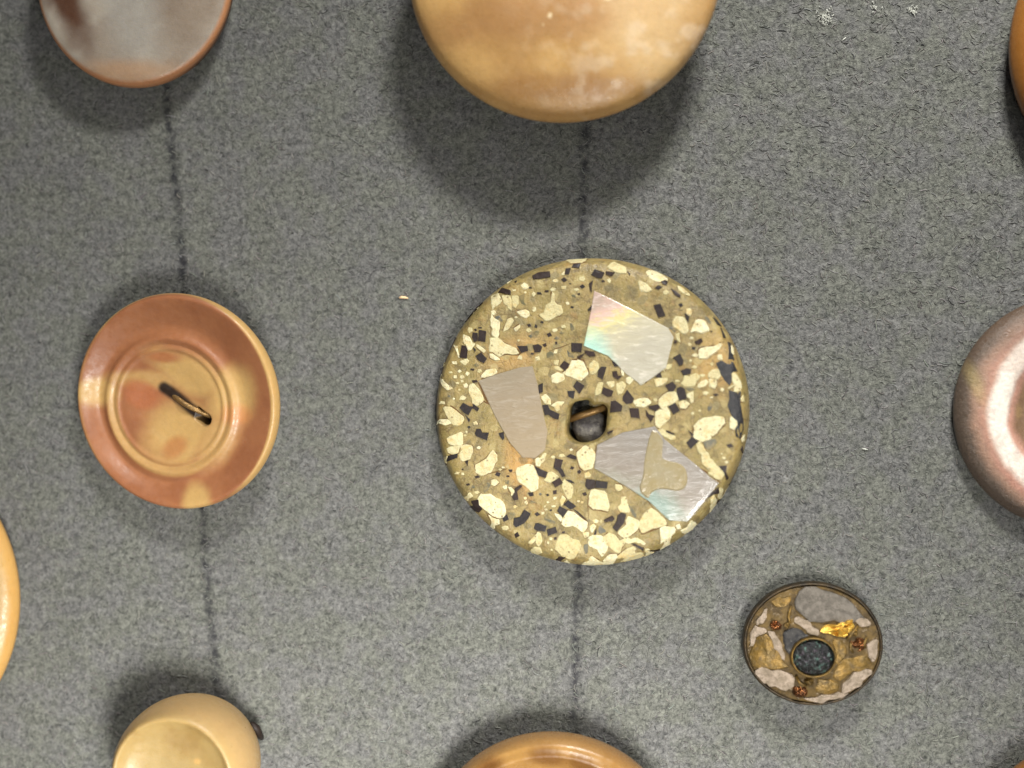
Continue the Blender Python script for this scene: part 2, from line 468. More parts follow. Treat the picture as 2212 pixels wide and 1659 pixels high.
def piece(name, pts, bvh, c, material, parent, inv, up=.004, down=.012, cham=.004, dome=0.0, grow=1.0):
    """a traced outline set into the surface it lies on: a thin chamfered chip, its top standing `up` proud"""
    H = []; label_big = name in ('pearl_shard', 'resin_lobe')
    mx = sum(p[0] for p in pts) / len(pts); my = sum(p[1] for p in pts) / len(pts)
    for p in pts:
        h = cast(bvh, mx + (p[0] - mx) * grow, my + (p[1] - my) * grow, *c)
        if h is None: return None
        H.append(h)
    P = [h[0] for h in H]; N = [h[1] for h in H]
    ctr = sum(P, Vector()) / len(P); nav = sum(N, Vector()).normalized()
    n = len(P); V = []; F = []
    for p, q in zip(P, N): V.append(p - q * down)
    for p, q in zip(P, N): V.append(p + q * (up - cham * .5))
    for p, q in zip(P, N):
        d = ctr - p; d -= q * d.dot(q); l = d.length
        V.append(p + q * up + (d / l * min(cham, l * .3) if l > 0 else Vector()))
    for k in range(2):
        for i in range(n):
            j = (i + 1) % n; F.append((k * n + i, k * n + j, (k + 1) * n + j, (k + 1) * n + i))
    if dome:
        for f, hgt in ((.55, .8),):
            s = len(V)
            for i in range(n):
                p = V[2 * n + i]; V.append(p.lerp(ctr + nav * up, f) + nav * dome * hgt)
            for i in range(n):
                j = (i + 1) % n; F.append((2 * n + i, 2 * n + j, s + j, s + i))
            V.append(ctr + nav * (up + dome)); e = len(V) - 1
            for i in range(n): F.append((s + i, s + (i + 1) % n, e))
    elif min(q.dot(nav) for q in N) < (.9992 if label_big else .995):          # on the curved edge the top follows the curve
        fs = (.93, .82, .66, .45, .22, 0) if label_big else (.5, 0)
        for f in fs:
            for p in (pts if f else [(mx, my)]):
                h = cast(bvh, mx + (p[0] - mx) * f, my + (p[1] - my) * f, *c)
                if h is None: return None
                V.append(h[0] + h[1] * up)
        e = len(V) - 1
        for q in range(len(fs) - 1):
            for i in range(n):
                j = (i + 1) % n; F.append(((2 + q) * n + i, (2 + q) * n + j, (3 + q) * n + j, (3 + q) * n + i))
        q = 1 + len(fs)
        for i in range(n): F.append((q * n + i, q * n + (i + 1) % n, e))
    else:
        F.append(tuple(range(2 * n, 3 * n)))
    if name == 'gold_foil': V = [v + nav * random.uniform(-.012, .016) if a >= 2 * n else v for a, v in enumerate(V)]
    V = [inv @ v for v in V]
    me = bpy.data.meshes.new(name); me.from_pydata([tuple(v) for v in V], [], F)
    bm = bmesh.new(); bm.from_mesh(me); bmesh.ops.recalc_face_normals(bm, faces=bm.faces[:]); bm.to_mesh(me); bm.free()
    if dome and name != 'gold_foil': me.polygons.foreach_set("use_smooth", [True] * len(me.polygons))
    return obj(name, me, material, parent)
def tube(name, pts, rad, material, parent=None, seg=10, matrix=None):
    P = [Vector(p) for p in pts]; V = []; F = []
    for i, p in enumerate(P):
        d = (P[min(i + 1, len(P) - 1)] - P[max(i - 1, 0)]).normalized()
        u = d.cross(Vector((0, 0, 1))); u = u.normalized() if u.length > .01 else Vector((1, 0, 0)); w = u.cross(d)
        r = rad[i] if isinstance(rad, (list, tuple)) else rad
        for k in range(seg):
            a = 2 * math.pi * k / seg; V.append(p + u * math.cos(a) * r + w * math.sin(a) * r)
    for i in range(len(P) - 1):
        for k in range(seg):
            l = (k + 1) % seg; F.append((i * seg + k, i * seg + l, (i + 1) * seg + l, (i + 1) * seg + k))
    F.append(tuple(range(seg))); F.append(tuple((len(P) - 1) * seg + k for k in range(seg - 1, -1, -1)))
    me = mesh_np(name, V, F, True)
    bm = bmesh.new(); bm.from_mesh(me); bmesh.ops.recalc_face_normals(bm, faces=bm.faces[:]); bm.to_mesh(me); bm.free()
    return obj(name, me, material, parent, matrix)

# ------------------------------------------------------------------ the mosaic button
def T(tile, pts):                        # traced on nine enlarged squares of 420 source pixels
    ox, oy = ((0, 0), (1700, 1000), (2120, 1000), (2540, 1000), (1700, 1420), (2120, 1420), (2540, 1420), (1700, 1840), (2120, 1840), (2540, 1840))[tile]
    k = 4032 / 2212
    return [((ox + x / 3.95) / k, (oy + y / 3.95) / k) for x, y in pts]
def Mm(pts):
    k = 4032 / 2212
    return [((1650 + x / 1.2287) / k, (950 + y / 1.2287) / k) for x, y in pts]

CREAM = {
1: [[(935,660),(1040,620),(1060,690),(1085,715),(1075,750),(1000,810),(945,860),(930,740)],
    [(1100,660),(1210,650),(1235,720),(1240,870),(1190,840),(1170,790),(1120,770),(1110,710)],
    [(1250,660),(1340,660),(1350,750),(1310,840),(1255,800),(1245,720)],
    [(1330,900),(1450,870),(1510,900),(1510,960),(1460,990),(1400,970)],
    [(940,940),(975,1020),(1060,1070),(1050,1130),(1035,1200),(1050,1260),(1010,1295),(930,1250),(920,1210),(960,1180),(915,1100),(920,1010)],
    [(1190,1010),(1240,1000),(1265,1040),(1240,1100),(1180,1180),(1110,1190),(1150,1090)],
    [(1275,1160),(1370,1095),(1365,1150),(1310,1205)],
    [(500,1260),(590,1300),(620,1370),(670,1400),(610,1480),(570,1500),(530,1400),(490,1390)],
    [(345,1420),(400,1440),(440,1600),(420,1615),(385,1510)],
    [(930,1320),(1040,1320),(1100,1380),(1180,1420),(1280,1460),(1350,1545),(1270,1560),(1150,1540),(1050,1580),(950,1530),(910,1490),(930,1420)],
    [(905,1560),(960,1560),(1060,1640),(980,1650),(910,1620)], [(1140,420),(1220,380),(1235,400),(1180,435)],
    [(700,1400),(830,1490),(810,1540),(730,1480),(690,1430)], [(590,870),(680,770),(660,830),(600,890)]],
2: [[(430,105),(740,60),(745,95),(690,130),(520,145)], [(350,320),(405,265),(405,330)],
    [(1080,220),(1150,140),(1350,200),(1360,300),(1220,290)],
    [(200,615),(240,620),(260,780),(320,800),(370,880),(350,940),(280,950),(200,1010),(130,1030),(20,930),(110,890),(140,790),(205,760)]],
3: [[(40,260),(170,260),(350,390),(340,420),(210,440),(100,390),(30,320)], [(-100,420),(20,470),(100,550),(40,590),(-80,560)],
    [(430,1080),(490,980),(600,1000),(640,1060),(670,1180),(640,1230),(580,1230),(470,1150)],
    [(710,1230),(810,1020),(920,1040),(990,1190),(880,1230),(790,1190)],
    [(850,1480),(960,1450),(1060,1440),(1170,1390),(1160,1450),(1080,1530),(960,1620),(845,1620)],
    [(640,860),(700,850),(730,910),(700,960),(640,920)], [(470,1250),(530,1240),(550,1380),(500,1340)],
    [(1340,1420),(1375,1480),(1370,1570),(1335,1520)], [(500,500),(560,520),(700,640),(640,640),(540,570)], [(1120,1580),(1190,1560),(1200,1650),(1130,1640)]],
4: [[(770,240),(860,140),(980,130),(1010,180),(980,215),(800,270)],
    [(595,390),(660,365),(710,430),(760,490),(790,560),(790,620),(700,690),(630,640),(620,560),(570,480)],
    [(200,730),(320,740),(400,800),(490,880),(480,950),(420,1000),(350,990),(250,880)],
    [(65,960),(130,910),(260,920),(300,980),(200,1005),(80,1000)],
    [(95,200),(120,290),(160,280),(240,380),(320,420),(240,450),(160,380),(110,310)],
    [(245,1220),(290,1180),(465,1120),(465,1310),(330,1310),(260,1280)],
    [(240,1370),(300,1340),(430,1325),(400,1440),(310,1455),(260,1430)],
    [(450,1340),(530,1310),(620,1330),(635,1400),(580,1530),(470,1550),(430,1470),(460,1400)],
    [(920,1420),(1000,1470),(990,1580),(960,1660),(900,1740),(790,1770),(720,1740),(680,1640),(760,1580),(840,1540)],
    [(430,10),(540,-30),(580,10),(520,70)], [(180,1500),(250,1490),(230,1600),(200,1590)],
    [(1610,1530),(1659,1510),(1720,1540),(1680,1640),(1620,1630)], [(150,40),(200,30),(190,90),(160,100)], [(640,960),(690,940),(720,990),(660,1000)]],
5: [[(380,190),(490,100),(520,20),(600,0),(680,30),(740,120),(760,200),(680,300),(600,280),(500,240)],
    [(800,60),(860,0),(920,40),(940,110),(880,200),(820,210),(790,140)], [(205,230),(300,185),(380,220),(400,290),(290,350),(210,320)],
    [(250,90),(310,90),(380,150),(330,165),(260,130)],
    [(740,350),(770,260),(840,290),(910,350),(880,470),(810,600),(750,640),(700,570),(695,490),(730,440)],
    [(1215,370),(1310,330),(1355,390),(1300,500),(1240,520),(1215,450)], [(930,350),(1000,345),(990,420),(960,520),(900,530),(885,480)],
    [(40,570),(110,520),(180,590),(190,680),(110,670)], [(200,690),(300,640),(400,640),(340,720),(330,690),(240,715)],
    [(240,720),(320,690),(330,760),(290,790)], [(1480,640),(1600,580),(1700,590),(1740,650),(1640,720),(1540,710)],
    [(1460,215),(1600,185),(1690,270),(1660,340),(1590,380)], [(1370,270),(1430,250),(1480,290),(1420,370),(1370,330)],
    [(600,1450),(720,1335),(830,1400),(880,1440),(870,1560),(840,1659),(720,1700),(650,1640)], [(0,1560),(80,1440),(120,1450),(90,1560),(0,1625)],
    [(1060,340),(1180,320),(1170,400),(1110,420)], [(1280,130),(1330,150),(1330,240),(1290,220)], [(240,0),(320,-10),(300,70),(245,60)]],
6: [[(150,310),(220,270),(350,280),(330,330),(260,380),(180,400)],
    [(220,620),(300,530),(400,475),(480,510),(510,610),(400,690),(350,700),(270,750),(230,680)], [(520,660),(600,620),(690,670),(640,740),(555,740)],
    [(650,530),(750,490),(750,640),(710,650),(690,590),(660,570)], [(620,230),(700,250),(780,200),(840,260),(800,310),(760,390),(620,400),(560,350),(600,300)],
    [(810,400),(870,330),(940,300),(980,340),(930,400),(850,420)], [(1000,190),(1060,140),(1140,135),(1170,230),(1130,290),(1060,280),(990,260)],
    [(990,290),(1110,310),(1110,390),(1080,440),(1010,410)], [(1350,210),(1400,190),(1470,310),(1500,400),(1470,470),(1380,475),(1400,410),(1360,310)],
    [(1290,420),(1380,375),(1380,400),(1300,440)],
    [(760,1040),(870,930),(960,900),(1050,900),(1200,890),(1220,1000),(1120,1110),(1020,1190),(880,1240),(780,1200),(770,1120)],
    [(1330,870),(1420,930),(1430,1010),(1390,1065),(1320,1050),(1315,960)], [(160,810),(240,770),(380,850),(370,900),(280,980),(230,1050),(170,1000),(160,900)],
    [(200,1080),(290,1060),(330,1120),(470,1180),(450,1220),(370,1220),(270,1160)], [(800,1300),(860,1260),(910,1350),(950,1420),(900,1480),(830,1420)],
    [(890,1490),(970,1430),(1030,1540),(1140,1650),(1150,1720),(1000,1700),(900,1600)], [(1490,1210),(1540,1150),(1540,1230),(1510,1270)],
    [(1480,600),(1520,530),(1540,640),(1500,640)], [(280,140),(350,60),(430,60),(400,110),(310,170)], [(270,690),(340,720),(390,820),(330,840),(270,760)]],
7: [[(1330,30),(1480,-30),(1560,-10),(1610,60),(1659,180),(1640,330),(1560,360),(1480,300),(1350,200),(1330,100)],
    [(930,200),(990,190),(1050,240),(980,290),(930,270)],
    [(740,490),(800,420),(900,420),(970,480),(1060,500),(1100,570),(1130,680),(1120,760),(1020,780),(930,740),(820,640),(750,590)],
    [(490,460),(590,390),(640,450),(560,520),(500,500)], [(880,740),(950,790),(1040,810),(1050,870),(980,950),(920,910),(940,850)],
    [(1190,310),(1240,320),(1290,370),(1245,440),(1220,380)], [(1540,1290),(1590,1240),(1680,1250),(1720,1320),(1640,1350),(1550,1330)],
    [(1500,1170),(1640,1030),(1659,1080),(1560,1190)]],
8: [[(150,85),(210,75),(300,140),(260,200),(160,235),(90,190),(130,150)],
    [(370,250),(410,190),(470,240),(530,300),(530,380),(500,470),(450,480),(410,400),(370,300)],
    [(400,780),(440,690),(530,700),(640,770),(750,850),(740,930),(680,1000),(600,940),(530,900),(430,920),(370,870)],
    [(250,720),(340,740),(365,790),(350,850),(300,800)], [(800,480),(830,370),(900,360),(1040,400),(1090,600),(1060,675),(960,650),(860,640),(790,590)],
    [(1230,620),(1280,580),(1280,470),(1360,470),(1385,570),(1420,690),(1300,700)], [(1240,1010),(1360,900),(1360,830),(1400,770),(1560,850),(1540,960),(1420,1050),(1330,1080)],
    [(1570,900),(1600,820),(1659,715),(1770,650),(1980,840),(1960,890),(1800,950),(1630,1015)],
    [(270,1240),(350,1070),(440,1060),(500,1110),(620,1160),(640,1230),(560,1390),(490,1405),(370,1370),(300,1300)],
    [(790,1100),(860,1060),(990,1080),(1060,1200),(1050,1290),(990,1380),(930,1290),(800,1220)],
    [(1000,1100),(1090,1040),(1200,1070),(1260,1150),(1340,1100),(1360,1140),(1300,1220),(1250,1320),(1180,1290),(1090,1210)],
    [(700,1490),(830,1385),(900,1430),(960,1470),(1100,1500),(1000,1545),(800,1550),(710,1530)],
    [(1060,1400),(1100,1360),(1200,1350),(1220,1400),(1160,1480),(1090,1500),(1010,1460)],
    [(1220,1390),(1380,1280),(1480,1230),(1620,1350),(1630,1440),(1400,1500),(1310,1500)],
    [(1370,1150),(1400,1080),(1430,1130),(1510,1095),(1640,1170),(1650,1200),(1490,1160),(1400,1190)],
    [(800,920),(850,880),(890,920),(840,1020),(800,980)], [(690,1020),(780,1010),(780,1070),(720,1100)],
    [(1200,260),(1290,280),(1310,330),(1250,370),(1200,330)], [(330,520),(370,440),(430,490),(390,560),(360,600)],
    [(400,1460),(440,1440),(490,1490),(420,1500)], [(-20,1010),(40,1040),(60,1150),(0,1230),(-40,1150)]],
9: [[(990,90),(1060,50),(1200,50),(1220,120),(1180,190),(1100,170),(1020,120)], [(710,830),(790,870),(770,980),(690,1025),(600,1020),(560,980),(660,930)],
    [(240,940),(330,930),(460,950),(460,1010),(400,1080),(380,1170),(330,1280),(250,1310),(250,1150)],
    [(1020,490),(1070,430),(1110,490),(1120,600),(1020,700),(1010,600)], [(1160,310),(1210,350),(1190,500),(1120,470)],
    [(0,1280),(60,1270),(140,1340),(60,1400),(0,1420)], [(1160,620),(1220,540),(1220,590)], [(1240,530),(1350,400),(1300,500)], [(480,900),(540,880),(560,960),(500,960)]],
}
DARK = {
1: [[(1100,535),(1160,550),(1230,570),(1230,640),(1140,620),(1040,605)], [(735,1180),(850,1200),(835,1370),(720,1350)],
    [(640,1220),(718,1230),(715,1350),(660,1370),(630,1300)], [(470,1420),(530,1430),(560,1490),(550,1625),(435,1610),(450,1530)],
    [(680,1590),(770,1530),(860,1630),(810,1700),(730,1660)], [(500,1050),(760,720),(770,750),(620,920),(540,1030)],
    [(150,1600),(320,1270),(320,1300),(210,1500),(160,1659)], [(1330,1430),(1490,1430),(1500,1510),(1390,1540)],
    [(1570,1420),(1659,1400),(1720,1440),(1690,1530),(1600,1530)], [(1290,440),(1330,420),(1310,450)], [(640,1440),(690,1490),(670,1530)]],
2: [[(-95,345),(0,295),(180,275),(190,355),(20,390),(-80,390)], [(425,230),(505,225),(475,320),(410,320)], [(545,165),(660,155),(630,225),(520,210)],
    [(875,240),(1030,290),(990,380),(920,375),(820,325)], [(785,460),(855,405),(835,500),(830,600),(800,560)], [(765,870),(830,800),(825,870),(780,890)],
    [(510,1380),(685,1390),(670,1530),(515,1520)], [(720,1500),(870,1520),(890,1590),(800,1600),(730,1550)], [(600,1600),(730,1540),(640,1640)],
    [(1050,270),(1190,290),(1140,350),(1050,320)], [(1380,270),(1430,310),(1420,340)]],
3: [[(130,800),(240,770),(320,960),(210,990)], [(770,1360),(880,1310),(900,1360),(850,1405),(790,1405)], [(250,430),(310,410),(350,440),(335,490),(270,470)],
    [(200,490),(270,510),(210,560),(150,530)], [(400,545),(470,580),(550,650),(545,680),(460,640)], [(1050,990),(1100,1030),(1180,1130),(1120,1100)],
    [(1170,1150),(1250,1310),(1210,1300)], [(615,920),(690,980),(670,1060),(640,1020)], [(1010,1200),(1050,1190),(1030,1220)],
    [(460,1330),(500,1360),(490,1390),(440,1390)], [(425,1620),(545,1550),(600,1659),(590,1720),(530,1740),(480,1659)]],
4: [[(430,735),(490,655),(590,710),(660,720),(620,760),(570,850),(500,810)], [(640,670),(740,740),(710,790),(640,740)], [(520,840),(600,920),(580,960)],
    [(670,1130),(700,1060),(760,1060),(790,1120),(890,1120),(860,1240),(750,1200),(690,1170)], [(1040,1130),(1120,1110),(1130,1200),(1110,1240),(1060,1180)],
    [(620,310),(700,300),(720,330),(650,350)], [(260,1480),(410,1440),(400,1510),(320,1540),(240,1570)], [(520,1570),(570,1540),(560,1640)],
    [(110,150),(170,100),(150,230)], [(180,1600),(230,1600),(190,1640)]],
5: [[(400,0),(490,55),(420,160),(330,90)], [(600,310),(720,390),(640,520),(540,400)], [(450,470),(570,470),(545,590),(470,560)],
    [(1010,410),(1170,470),(1140,550),(1080,565),(980,510)], [(980,90),(1060,100),(1030,200),(1000,300),(920,250),(930,150)],
    [(1150,170),(1220,160),(1240,240),(1300,240),(1240,300),(1160,250)], [(1140,10),(1200,20),(1270,90),(1180,90)],
    [(1310,560),(1380,450),(1490,590),(1460,660),(1370,680),(1310,620)], [(1130,630),(1200,620),(1310,700),(1290,790),(1190,800),(1120,810)],
    [(1410,740),(1560,740),(1580,900),(1440,880)], [(60,690),(150,690),(180,760),(330,830),(310,920),(240,900),(150,840),(100,850)],
    [(0,380),(70,350),(70,490),(10,510)], [(1070,1120),(1170,1075),(1150,1110),(1090,1150)], [(430,1490),(500,1450),(590,1490),(590,1540),(500,1520)],
    [(265,1520),(385,1545),(350,1670),(235,1650)]],
6: [[(310,380),(430,325),(490,400),(440,480),(370,480)], [(492,430),(560,400),(620,440),(650,590),(530,620),(490,500)], [(360,710),(470,650),(545,775),(440,840)],
    [(150,240),(240,180),(265,260),(200,265)], [(550,160),(640,120),(720,130),(710,200),(600,230)], [(640,1280),(730,1180),(830,1250),(710,1375)],
    [(330,1080),(470,1140),(430,1150),(330,1110)], [(50,710),(200,680),(240,720),(160,790),(70,750)], [(10,760),(60,830),(150,860),(90,960),(20,860)],
    [(1480,1380),(1510,1330),(1510,1440)], [(670,1080),(760,1150),(730,1180)]],
7: [[(620,520),(730,500),(740,580),(790,650),(740,700),(640,700),(590,630)], [(1290,330),(1380,270),(1415,290),(1330,370),(1350,500),(1280,515),(1250,460),(1290,390)],
    [(1440,655),(1540,720),(1500,800),(1440,870),(1310,935),(1270,890),(1280,790),(1370,770)]],
8: [[(-60,-20),(60,40),(145,75),(110,165),(0,130)], [(230,5),(330,-10),(380,40),(425,140),(370,150),(310,60)], [(210,230),(330,160),(385,240),(265,315)],
    [(745,180),(885,200),(880,320),(780,350),(725,290)], [(892,202),(1080,230),(1065,330),(886,320)], [(390,580),(460,505),(590,605),(540,640),(500,655)],
    [(545,645),(620,690),(740,800),(690,780),(560,670)], [(290,680),(330,600),(460,670),(385,780)], [(130,970),(270,925),(295,1010),(150,1070)],
    [(-45,870),(0,865),(130,915),(105,1000),(-20,985),(-70,950)], [(420,190),(510,200),(570,250),(500,240)], [(1015,820),(1150,750),(1190,800),(1150,840),(1030,850)],
    [(1230,750),(1290,700),(1370,730),(1330,870),(1220,1000),(1150,940),(1220,830)], [(270,1430),(320,1385),(430,1390),(350,1450)],
    [(1440,1185),(1510,1190),(1640,1250),(1630,1300),(1540,1240)], [(860,1050),(880,990),(910,950),(900,1040)]],
9: [[(960,460),(1140,300),(1150,400),(1060,420),(980,470)], [(1120,520),(1210,510),(1150,600)], [(30,1280),(230,1270),(200,1290),(100,1300)],
    [(1150,-20),(1270,-30),(1255,60),(1290,170),(1260,195),(1220,80)]],
}
SUNK = {
1: [[(1360,650),(1450,620),(1440,680),(1430,740),(1470,800),(1400,780),(1370,720)], [(985,960),(1050,960),(1110,1040),(1070,1055),(985,1045)]],
2: [[(500,640),(560,620),(595,690),(530,670)], [(490,1080),(520,1075),(570,1170),(500,1195)], [(125,1540),(190,1510),(245,1560),(220,1640),(130,1620)], [(440,1490),(500,1550),(550,1560),(555,1620),(460,1600)]],
3: [[(930,950),(1000,1000),(1030,1090),(980,1080),(935,1000)], [(330,1150),(420,1125),(480,1190),(460,1220),(400,1170)], [(590,1480),(630,1500),(610,1600)]],
6: [[(620,430),(740,420),(770,460),(700,490)], [(960,750),(1020,640),(1060,700),(1000,790)], [(900,1270),(960,1240),(1100,1220),(1110,1280),(1000,1400),(930,1350)]],
7: [[(800,340),(860,230),(920,270),(880,350),(820,400)], [(1180,700),(1300,720),(1260,770)]],
8: [[(920,960),(960,900),(1060,1000),(950,1040)], [(1390,570),(1450,620),(1520,720),(1510,790),(1470,760)], [(80,790),(260,830),(270,870),(150,850)], [(700,1210),(780,1180),(770,1320),(730,1350),(700,1270)]],
5: [[(1590,990),(1660,950),(1640,1010)]],
}
BLACK = {3: [[(1280,1360),(1330,1390),(1360,1550),(1390,1659),(1290,1640),(1300,1500)]],
6: [[(1100,40),(1180,0),(1370,20),(1440,170),(1345,200),(1350,330),(1310,390),(1230,300),(1170,200)],
    [(1300,455),(1370,480),(1490,480),(1480,640),(1500,760),(1530,950),(1530,1070),(1480,1220),(1410,1180),(1400,1080),(1440,1000),(1340,850),(1280,700),(1310,600)]],
9: [[(1350,310),(1400,200),(1500,0),(1530,20),(1450,230),(1380,310)]]}

S1P = [(848,240),(1030,330),(1205,420),(1232,465),(1195,612),(1130,660),(1075,695),(1000,640),(915,555),(850,528),(797,505),(815,420),(833,330)]
S2P = [(288,675),(370,645),(490,610),(550,605),(575,700),(605,850),(622,920),(610,1010),(560,1050),(500,1045),(440,975),(370,850)]
S3P = [(862,985),(985,925),(1140,895),(1165,925),(1190,960),(1320,1065),(1450,1170),(1380,1260),(1300,1355),(1210,1350),(1115,1260),(1000,1185),(848,1098)]
def mosaic_button():
    c = (1271, 890); zf = .27; R = cm(334, zf)
    mw = basis(c[0], c[1], zf, -.075, -.012)
    root = empty("mosaic_button"); root.matrix_world = mw
    tag(root, "round tan resin button set with cream chips, dark flakes and three pearl shards", "button", GROUP)
    hr = .135
    prof = [(hr * 1.05, .02), (hr * 1.02, .12), (hr, .20), (hr * 1.01, .24), (hr * 1.12, .262), (hr * 1.4, .268), (.4, .270), (.7, .271), (R * .88, .270), (R * .935, .266), (R * .972, .252), (R * .994, .226), (R * 1.012, .18),
            (R * 1.025, .12), (R * 1.02, .06), (R * .98, .02), (R * .9, 0.0), (.3, 0.0), (hr * 1.05, .0)]
    def warp(V, r):
        t = np.clip(1 - (r - hr) / .25, 0, 1)
        V[:, 0] += t * -.012; V[:, 1] += t * -.062
        a = np.arctan2(V[:, 1], V[:, 0])
        V[:, 0] *= 1 + .006 * np.sin(2 * a + .4) ; V[:, 1] *= 1 - .020 + .004 * np.sin(3 * a)
        h = hr * (1 + .10 * np.sin(3 * a + 1) + .06 * np.sin(5 * a))
        k = np.where(r < .22, np.clip((.22 - r) / .08, 0, 1), 0)
        hx, hy = -.012, -.062
        V[:, 0] = hx + (V[:, 0] - hx) * (1 + k * (h / hr - 1)); V[:, 1] = hy + (V[:, 1] - hy) * (1 + k * (h / hr - 1))
        V[:, 2] += (fbm(V[:, 0] * 7, V[:, 1] * 7, 5, 3) - .5) * .007 * (V[:, 2] > .2)
        return V
    def col(x, y, z, r):
        n = fbm(x * 4, y * 4, 3, 5); n2 = fbm(x * 11, y * 11, 9, 4)
        C = mix(S(132, 117, 68)[None], S(150, 131, 80)[None], sm(.3, .7, n))
        C = mix(C, S(110, 98, 64)[None], sm(.52, .75, n2) * .7)
        C = mix(C, S(142, 122, 78)[None], sm(.55, .75, fbm(x * 8 + 4, y * 8, 21, 4)) * .6)
        C = mix(C, S(188, 140, 74)[None], blob(x, y, -.43, -.36, .10, .18, 10, .6, 4) * .7)
        C = mix(C, S(192, 146, 80)[None], blob(x, y, .80, .28, .12, .2, 0, .6, 6) * .4)
        C = mix(C, S(190, 146, 82)[None], blob(x, y, -.47, .38, .2, .1, 20, .6, 8) * .5)
        # fine seams between the pressed lumps
        seam = np.abs(fbm(x * 5 + 9, y * 5, 33, 3) - .5)
        C = mix(C, S(120, 92, 46)[None], (1 - sm(.0, .018, seam)) * .5)
        return C
    body = obj("body", lathe("mosaic_body", prof, .02, 240, col, warp, hole=True), M['matrix'], root)
    bpy.context.view_layer.update()
    bvh = bvh_of(body); inv = mw.inverted()
    # three plates of shell
    k = dict(bvh=bvh, c=c, parent=root, inv=inv)
    s1 = piece("pearl_shard", Mm(S1P), material=M['shard_iris'], up=.007, **k)
    s1["label"] = "iridescent pearl shard with pink and pale green tints"
    s2 = piece("pearl_shard", Mm(S2P), material=M['shard_tan'], up=.006, **k)
    s2["label"] = "dull tan pearl shard left of the hole"
    s3 = piece("pearl_shard", Mm(S3P), material=M['shard_grey'], up=.006, **k)
    s3["label"] = "grey pearl shard crossed by a lobe of amber resin"
    bpy.context.view_layer.update()
    sm_ = Mm([(1135,902),(1188,962),(1162,1000),(1160,1030),(1190,1058),(1250,1068),(1290,1095),(1302,1150),(1290,1195),(1250,1212),(1195,1200),(1150,1200),(1118,1222),(1108,1252),(1060,1205),(1085,1130),(1085,1080),(1100,1000),(1115,940)])
    piece("resin_lobe", chaikin(sm_), material=M['smear'], up=.011, cham=.012, dome=0.0, down=.004, **k)
    n = 0
    for tile, L in CREAM.items():
        for q in L:
            piece("cream_chip", chip(T(tile, q)), material=M['cream'], up=.0035 + .002 * random.random(), cham=.005, grow=1.13, **k)
    jb = bmesh.new()
    for tile, L in CREAM.items():
        for q in L:
            if random.random() < .6:
                q = T(tile, q); dx, dy = random.gauss(0, 1.1), random.gauss(0, 1.1)
                o = piece("joint", chip([(x + dx, y + dy) for x, y in q]), material=M['nub2'], up=.0009, cham=.001, grow=1.16, **k)
                if o:
                    jb.from_mesh(o.data); me = o.data; bpy.data.objects.remove(o); bpy.data.meshes.remove(me)
    me = bpy.data.meshes.new("chip_joint"); jb.to_mesh(me); jb.free()
    obj("chip_joint", me, M['nub2'], root)["kind"] = "stuff"
    for tile, L in DARK.items():
        for q in L: piece("dark_flake", T(tile, q), material=M['dark'], up=.0062 + .0015 * random.random(), cham=.002, **k)
    taken = [T(t_, q) for D_ in (CREAM, DARK, SUNK, BLACK) for t_, L in D_.items() for q in L] + [Mm(q) for q in (S1P, S2P, S3P)]
    taken = [(sum(p[0] for p in q) / len(q), sum(p[1] for p in q) / len(q), q) for q in taken]
    taken = [(x, y, max(math.hypot(p[0] - x, p[1] - y) for p in q) * (.95 if len(q) < 13 or i < len(taken) - 3 else 1.0)) for i, (x, y, q) in enumerate(taken)]
    taken.append((1264, 912, 62))
    made = 0
    for _ in range(6000):
        if made >= 140: break
        a = random.uniform(0, 6.283); r = 318 * math.sqrt(random.random()); x, y = 1272 + r * math.cos(a), 890 + r * math.sin(a) * .97
        w = random.uniform(3.4, 8.5)
        if any(math.hypot(x - u, y - v) < d + w * .75 for u, v, d in taken): continue
        taken.append((x, y, w)); made += 1
        dark = made % 5 < 2; n = 4 if dark else random.choice((4, 5, 6)); a0 = random.uniform(0, 6.283); el = random.uniform(.5, 1)
        q = [(x + w * math.cos(a0 + 6.283 * i / n) * random.uniform(.6, 1.25), y + w * el * math.sin(a0 + 6.283 * i / n) * random.uniform(.75, 1.15)) for i in range(n)]
        if dark: piece("dark_flake", q, material=M['dark'] if made % 10 < 6 else M['sunk'], up=.0024, cham=.002, **k)
        else: piece("cream_chip", q, material=M['cream'], up=.003, cham=.003, **k)
    for tile, L in SUNK.items():
        for q in L: piece("sunken_flake", chip(T(tile, q)), material=M['sunk'], up=.0014, cham=.005, grow=1.1, **k)
    for tile, L in BLACK.items():
        for q in L: piece("black_inlay", T(tile, q), material=M['black'], up=.0028, cham=.003, **k)
    for tile, w, q in ((4, 2.2, [(715,330),(770,430),(830,580),(890,685)]), (4, 1.6, [(770,285),(880,262),(1000,230),(1180,200),(1340,140)]), (4, 1.8, [(1100,1010),(1130,1110),(1220,1230),(1205,1290)]),
                       (4, 1.6, [(740,685),(810,630),(890,680)]), (5, 1.4, [(893,1310),(890,1500),(850,1650)]), (5, .8, [(1050,830),(1062,1000),(1052,1200)]), (9, 1.8, [(820,0),(1000,95),(1090,180),(1180,240)]),
                       (9, 1.2, [(0,470),(130,640),(230,760),(330,850)]), (7, 1.2, [(700,115),(870,100),(1080,50),(1180,20)]), (7, 2.2, [(880,720),(950,770),(1010,795),(1120,765)]), (2, .9, [(160,1515),(280,1470),(380,1440),(500,1390)]),
                       (1, .9, [(935,880),(925,1080),(918,1290)]), (4, 1.0, [(200,1325),(420,1325),(640,1310)]), (8, .9, [(770,450),(770,600),(780,860)]), (5, 1.2, [(700,560),(740,640),(800,670)]), (8, 1.4, [(1560,1020),(1600,960),(1570,880)])):
        crack(T(tile, q), w, **k)
